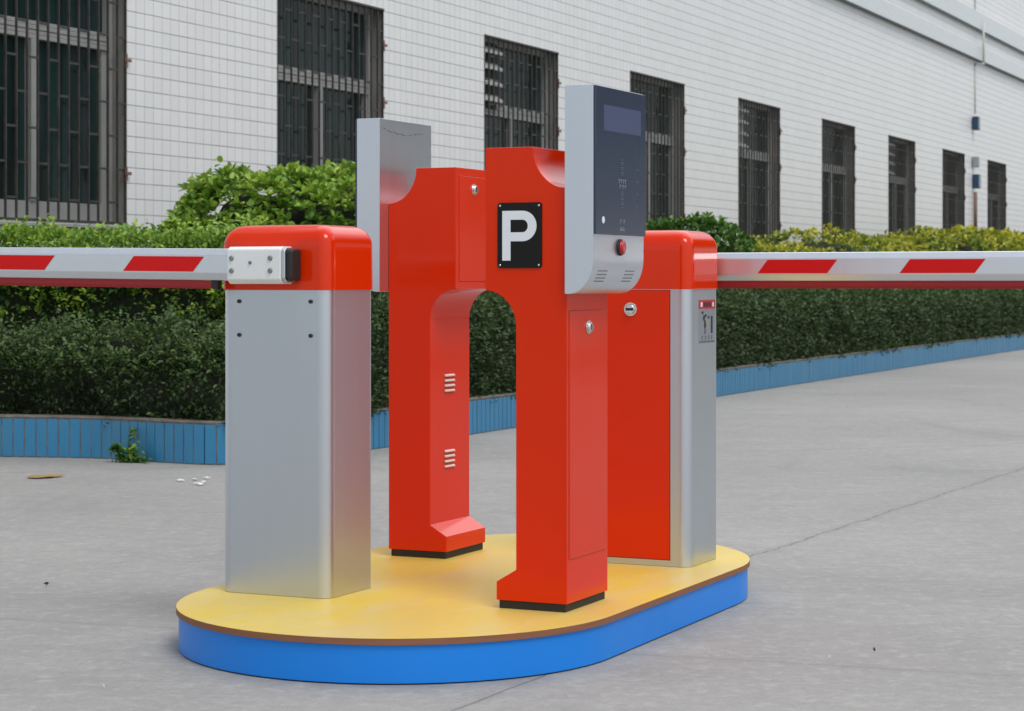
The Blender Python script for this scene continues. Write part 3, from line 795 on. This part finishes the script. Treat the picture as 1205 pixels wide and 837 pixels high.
    bobj('spindle', bm, M['steel'], cl)
    for y, z in ((.145, .018), (.145, -.016), (.268, .018), (.268, -.016)):
        bm = bmesh.new(); cyl(bm, (-.0656, y, z), .0075, -.004, 'x', 12, 0, .006); bobj('clamp_bolt', bm, M['steel'], cl)
    bm = bmesh.new(); cyl(bm, (-.0656, .208, .006), .0045, -.003, 'x', 12); bobj('clamp_bolt', bm, M['slot'], cl)
    return root
LB = barrier(kw(-.056, .679, ZT), RZ, -1, R(.65), [(.379, .611), (.8836, 1.14), (1.40, 1.63), (1.9, 2.13)], 2.4,
   'silver barrier gate with four black bolts and its striped arm reaching left')
RB = barrier(kw(1.214, .356, ZT), RZ+math.pi, 1, 0, [], 2.4,
   'silver barrier gate with a red door, warning sticker and arm reaching right', .31)
# stripes of the right arm, seen from the back of the arm
arm = [c_ for c_ in RB.children if c_.name.startswith('arm')][0]
for a, b in ((.483, .705), (.930, 1.157), (1.380, 1.605), (1.846, 2.07)):
    bm = bmesh.new(); z_0, z_1, s1 = -.0205, .0215, .016
    for x0, x1 in ((-.0254, -.0241), (.0231, .0244)):
        pts = [(a-s1, z_0), (b-s1, z_0), (b+s1, z_1), (a+s1, z_1)]
        t = bmesh.new(); A = [t.verts.new((x0, p[0]-.19, p[1])) for p in pts]; B = [t.verts.new((x1, p[0]-.19, p[1])) for p in pts]
        t.faces.new(A); t.faces.new(B[::-1])
        for i in range(4): t.faces.new((A[i], B[i], B[(i+1) % 4], A[(i+1) % 4]))
        merge(bm, t)
    bobj('red_stripe', bm, M['decal'], arm)
# warning sticker on the right cabinet's road side: face y = CY
M['sticker'] = paint('sticker_back', rgb(.42, .455, .51), .4, .75); M['sticker_ink'] = paint('sticker_ink', rgb(.015, .02, .035), .5)
M['sticker_red'] = paint('sticker_red', rgb(.55, .01, .02), .45); M['sticker_yellow'] = paint('sticker_yellow', rgb(.45, .42, .05), .5); M['sticker_line'] = paint('sticker_line', rgb(.10, .12, .16), .5)
bm = bmesh.new(); Y0 = CY
def sb(x0, z0, x1, z1, l, mi): box(bm, (min(x0,x1), Y0, z0), (max(x0,x1), Y0+.0004+.0005*l, z1), mi)
XL, XR = .190, .040            # left and right as seen
fx = lambda f: XL+(XR-XL)*f
sb(XL, .672, XR, .806, 0, 0); sb(fx(.02), .778, fx(.98), .8045, 1, 2)
for a, b in ((.12, .22), (.30, .42), (.46, .58), (.62, .72), (.82, .90)): sb(fx(a), .784, fx(b), .798, 2, 1 if .25 < a < .8 else 3)
# leaning figure and post pictogram
fig = [(.33,.712),(.38,.712),(.36,.725),(.44,.742),(.38,.752),(.40,.758),(.30,.768),(.24,.752),(.31,.745),(.33,.735)]
def poly(pts, l, mi):
    t = bmesh.new(); A = [t.verts.new((fx(p[0]), Y0, p[1])) for p in pts]; B = [t.verts.new((fx(p[0]), Y0+.0004+.0005*l, p[1])) for p in pts]
    t.faces.new(A); t.faces.new(B[::-1]); n = len(pts)
    for i in range(n): t.faces.new((A[i], B[i], B[(i+1) % n], A[(i+1) % n]))
    merge(bm, t, mi)
poly([(.36,.700),(.42,.704),(.40,.716),(.45,.726),(.42,.738),(.36,.746),(.40,.754),(.32,.760),(.25,.748),(.34,.738),(.33,.724),(.37,.714)], 1, 1)
sb(fx(.74), .702, fx(.84), .755, 1, 1)
for a, z, mi in ((.24,.766,1), (.43,.757,1), (.60,.751,1)): poly([(a+.055*math.cos(t_), z+.0045*math.sin(t_)) for t_ in [i*math.pi/4 for i in range(8)]], 1, mi)
poly([(.52,.732),(.56,.745),(.60,.745),(.56,.728)], 1, 4)
for a in (.18, .38, .58, .76):
    sb(fx(a), .683, fx(a+.03), .696, 1, 5); sb(fx(a+.05), .686, fx(a+.10), .6875, 1, 5); sb(fx(a+.045), .6925, fx(a+.11), .694, 1, 5)
sb(fx(.05), .675, fx(.95), .6795, 1, 5)
bobj('warning_sticker', bm, [M['sticker'], M['sticker_ink'], M['sticker_red'], M['white'], M['sticker_yellow'], M['sticker_line']], RB)

# ------------------------------------------------------------------ ticket kiosks
D_ = .279
def kiosk():
    root = empty('ticket_kiosk', kw(0, 0, ZT), RZ, cat='ticket machine', group='red ticket kiosks standing on the platform',
      label='nearer red kiosk with the white P sign on black plate, its reader facing right')
    bm = bmesh.new(); box(bm, (.006, .006, .0005), (D_-.006, .197, .0225), 0, .001, 1); bobj('plinth', bm, M['black_base'], root)
    n = 14
    pr = [(0, .022), (0, 1.106)]
    pr += [(.097*math.sin(R(90*i/n)), 1.215-.109*math.cos(R(90*i/n))) for i in range(1, n+1)]
    pr += [(.235, 1.215), (.235, .838)]
    pr += [(.235-.089*math.sin(R(90*i/n)), .838-.098*(1-math.cos(R(90*i/n)))) for i in range(1, n+1)]
    pr += [(.146, .104), (.203, .070), (.203, .022)]
    bm = bmesh.new(); prism(bm, pr, 'x', 0, D_, 0, .0022, 2); o = bobj('body', bm, M['red'], root); autosmooth(o, 25)
    # road side service door
    def door(y, s, x0, x1, z0, z1, lx, lz):
        yy = (lambda a: y+s*a)
        bm = bmesh.new()
        g_ = .0014
        ys = sorted((yy(-.001), yy(.0004)))
        box(bm, (x0-g_, ys[0], z0-g_), (x1+g_, ys[1], z1+g_), 1)
        ys = sorted((yy(-.0005), yy(.0016)))
        box(bm, (x0, ys[0], z0), (x1, ys[1], z1), 0, .0006, 1)
        d = bobj('service_door', bm, [M['red'], M['gap']], root)
        bm = bmesh.new(); cyl(bm, (lx, yy(.0016), lz), .0180, s*.003, 'y', 28); cyl(bm, (lx, yy(.0046), lz), .0145, s*.007, 'y', 28, 0, .011)
        ys = sorted((yy(.0117), yy(.0125))); box(bm, (lx-.002, ys[0], lz-.008), (lx+.002, ys[1], lz+.008), 1)
        bobj('lock', bm, [M['chrome'], M['dark_fixing']], d)
    door(0, -1, .014, .262, .137, .785, .140, .741)
    door(.235, 1, .020, .255, .862, 1.190, .153, 1.150)
    for zc in (.540, .301):
        bm = bmesh.new()
        for j in range(4):
            z = zc-.024+j*.016
            prism(bm, [(.1465, z-.004), (.152, z-.003), (.153, z+.001), (.1465, z+.005)], 'x', .115, .181, 0, .001, 1)
            box(bm, (.114, .146, z-.0062), (.182, .1466, z-.0042), 1)
        bobj('louvre_vent', bm, [M['louvre'], M['gap']], root)
    # P sign on the face towards the camera (x = 0)
    yc, zc, hw, hh = .134, .983, .064, .086
    bm = bmesh.new(); t = bmesh.new(); loft(t, [[(x, yc+y, zc+z) for y, z in rrect(hw, hh, .008, 5)] for x in (-.003, 0.0)], smooth=False); merge(bm, t)
    pl_ = bobj('sign_plate', bm, M['black'], root)
    # letter P: left as seen is +y
    Y = lambda f: yc+hw-f*2*hw
    Zf = lambda f: zc+hh-f*2*hh
    bm = bmesh.new()
    l, r_, tp, bt, sw = Y(.115), Y(.885), Zf(.125), Zf(.885), .0235
    rad = (tp-Zf(.59))/2
    def arc(c_, ra, rb, n=18): return [(c_[0]-ra*math.sin(R(180*i/n)), c_[1]+rb*math.cos(R(180*i/n))) for i in range(n+1)]
    cyy = r_+rad; cz = tp-rad
    # stem + bowl as one ring: outer and inner outlines joined by quads
    prism(bm, [(l, bt), (l-sw, bt), (l-sw, tp), (l, tp)], 'x', -.0048, -.0031)
    out = [(l-sw, tp)]+arc((cyy, cz), rad, rad)+[(l-sw, tp-2*rad)]
    inn = [(l-sw, tp-sw)]+arc((cyy, cz), rad-sw*1.05, rad-sw)+[(l-sw, tp-2*rad+sw)]
    for i in range(len(out)-1):
        a, b, c_, d = out[i], out[i+1], inn[i+1], inn[i]
        bm.faces.new([bm.verts.new((-.0048, *p)) for p in (a, b, c_, d)])
        bm.faces.new([bm.verts.new((x, *p)) for x, p in ((-.0048, a), (-.0031, a), (-.0031, b), (-.0048, b))])
        bm.faces.new([bm.verts.new((x, *p)) for x, p in ((-.0048, d), (-.0031, d), (-.0031, c_), (-.0048, c_))])
    bobj('letter', bm, M['white'], pl_)
    for a in (-1, 1):
        for b in (-1, 1):
            bm = bmesh.new(); cyl(bm, (-.0031, yc+a*(hw-.008), zc+b*(hh-.008)), .0034, -.002, 'x', 12, 0, .0022); bobj('screw', bm, M['chrome'], pl_)
    # card reader housing
    x0, x1, yo = -.0165, .337, -.082
    pr = [(-.0005, 1.371), (-.0005, .829)]
    m = 12
    pr += [(-.012-(.070)*math.sin(R(90*i/m)), .829+.092*(1-math.cos(R(90*i/m)))) for i in range(0, m+1)]
    pr += [(yo, 1.371)]
    bm = bmesh.new(); prism(bm, pr, 'x', x0, x1, 0, .0025, 2); h = bobj('reader_housing', bm, M['silver_housing'], root); autosmooth(h, 25)
    bm = bmesh.new(); box(bm, (x0+.002, yo-.0065, .984), (x1-.002, yo-.0003, 1.3685), 0, .0015, 2); bobj('glass_panel', bm, M['glass'], h)
    yg = yo-.0066
    bm = bmesh.new(); box(bm, (.037, yg-.0004, 1.255), (.298, yg, 1.322)); bobj('display', bm, M['lcd'], h)
    xc = .165
    def marks(L):
        bm = bmesh.new()
        for x, z, w_, hh_, mi in L: box(bm, (x-w_/2, yg-.0003, z-hh_/2), (x+w_/2, yg, z+hh_/2), mi)
        bobj('printed_mark', bm, [M['faint'], M['faint_light']], h)
    L = [(xc, 1.184, .006, .005, 0)]
    for z in (1.176, 1.163, 1.150): L += [(xc, z, .022, .0025, 0), (xc, z-.006, .010, .003, 0)]
    marks(L)
    L = []
    for dx in (-.022, -.008, .008, .022): L += [(xc+dx, 1.131, .010, .0022, 1), (xc+dx, 1.126, .003, .008, 1)]
    for dx in (-.016, .004, .020): L += [(xc+dx, 1.113, .003, .010, 1), (xc+dx+.004, 1.116, .008, .002, 1)]
    marks(L)
    L = [(xc, 1.058, .006, .005, 0)]
    for z in (1.093, 1.080, 1.067): L += [(xc, z, .022, .0025, 0), (xc, z+.006, .010, .003, 0)]
    marks(L)
    for z in (1.163, 1.131, 1.098, 1.066):
        marks([q_ for dx in (-.009, .004) for q_ in ((.275+dx, z, .008, .0022, 0), (.275+dx, z-.003, .0025, .006, 0))])
    L = []
    for dx in (-.012, .012): L += [(xc+dx, 1.021, .003, .012, 1), (xc+dx+.004, 1.024, .006, .002, 1)]
    for dx in (-.012, -.003, .010): L += [(xc+dx, 1.001, .003, .010, 1), (xc+dx+.003, .998, .007, .002, 1)]
    marks(L)
    bm = bmesh.new(); cyl(bm, (.034, yg, 1.022), .0095, -.0005, 'y', 24); bobj('sensor_dot', bm, M['white'], h)
    bm = bmesh.new(); cyl(bm, (xc-.003, yo, .952), .022, -.006, 'y', 28, 1); cyl(bm, (xc-.003, yo-.006, .952), .0195, -.006, 'y', 28, 0, .018); cyl(bm, (xc-.003, yo-.012, .952), .018, -.003, 'y', 28, 0, .011)
    bobj('push_button', bm, [M['button'], M['black_base']], h)
    for gx in (.055, .245):
        bm = bmesh.new()
        for j in range(4):
            a0 = 50+j*6.5; pts = []
            for a in (a0, a0+1.6):
                for rr_ in (.9995, 1.012): pts.append((-.012-.070*math.sin(R(a))*rr_, .829+.092*(1-math.cos(R(a)))-(rr_-1)*.06))
            prism(bm, [pts[0], pts[1], pts[3], pts[2]], 'x', gx-.032, gx+.032)
        bobj('speaker_slots', bm, M['slot'], h)
    return root
K1 = kiosk()
K2 = copy_tree(K1)
K2.location = kw(1.097, .966, ZT); K2.rotation_euler = (0, 0, RZ+math.pi)
K2['label'] = 'farther red kiosk with louvre vents on its leg, its grey reader facing left'

# scuffed line along the back of the farther reader housing
hs_ = [c_ for c_ in K2.children if c_.name.startswith('reader_housing')][0]
bm = bmesh.new(); x = .045; z = 1.338
while x < .300:
    nx_ = x+random.uniform(.006, .02); nz_ = 1.338-.010*math.sin((nx_-.045)/.255*math.pi)+random.uniform(-.0022, .0022)
    if random.random() < .85:
        h_ = random.uniform(.0006, .0016)
        bm.faces.new([bm.verts.new(p) for p in ((x, .0006, z-h_), (nx_, .0006, nz_-h_), (nx_, .0006, nz_+h_), (x, .0006, z+h_))])
    x, z = nx_, nz_
r_ = bmesh.ops.extrude_face_region(bm, geom=bm.faces[:])
for v in [g_ for g_ in r_['geom'] if isinstance(g_, bmesh.types.BMVert)]: v.co.y -= .0007
bobj('scratch', bm, M['slot'], hs_)
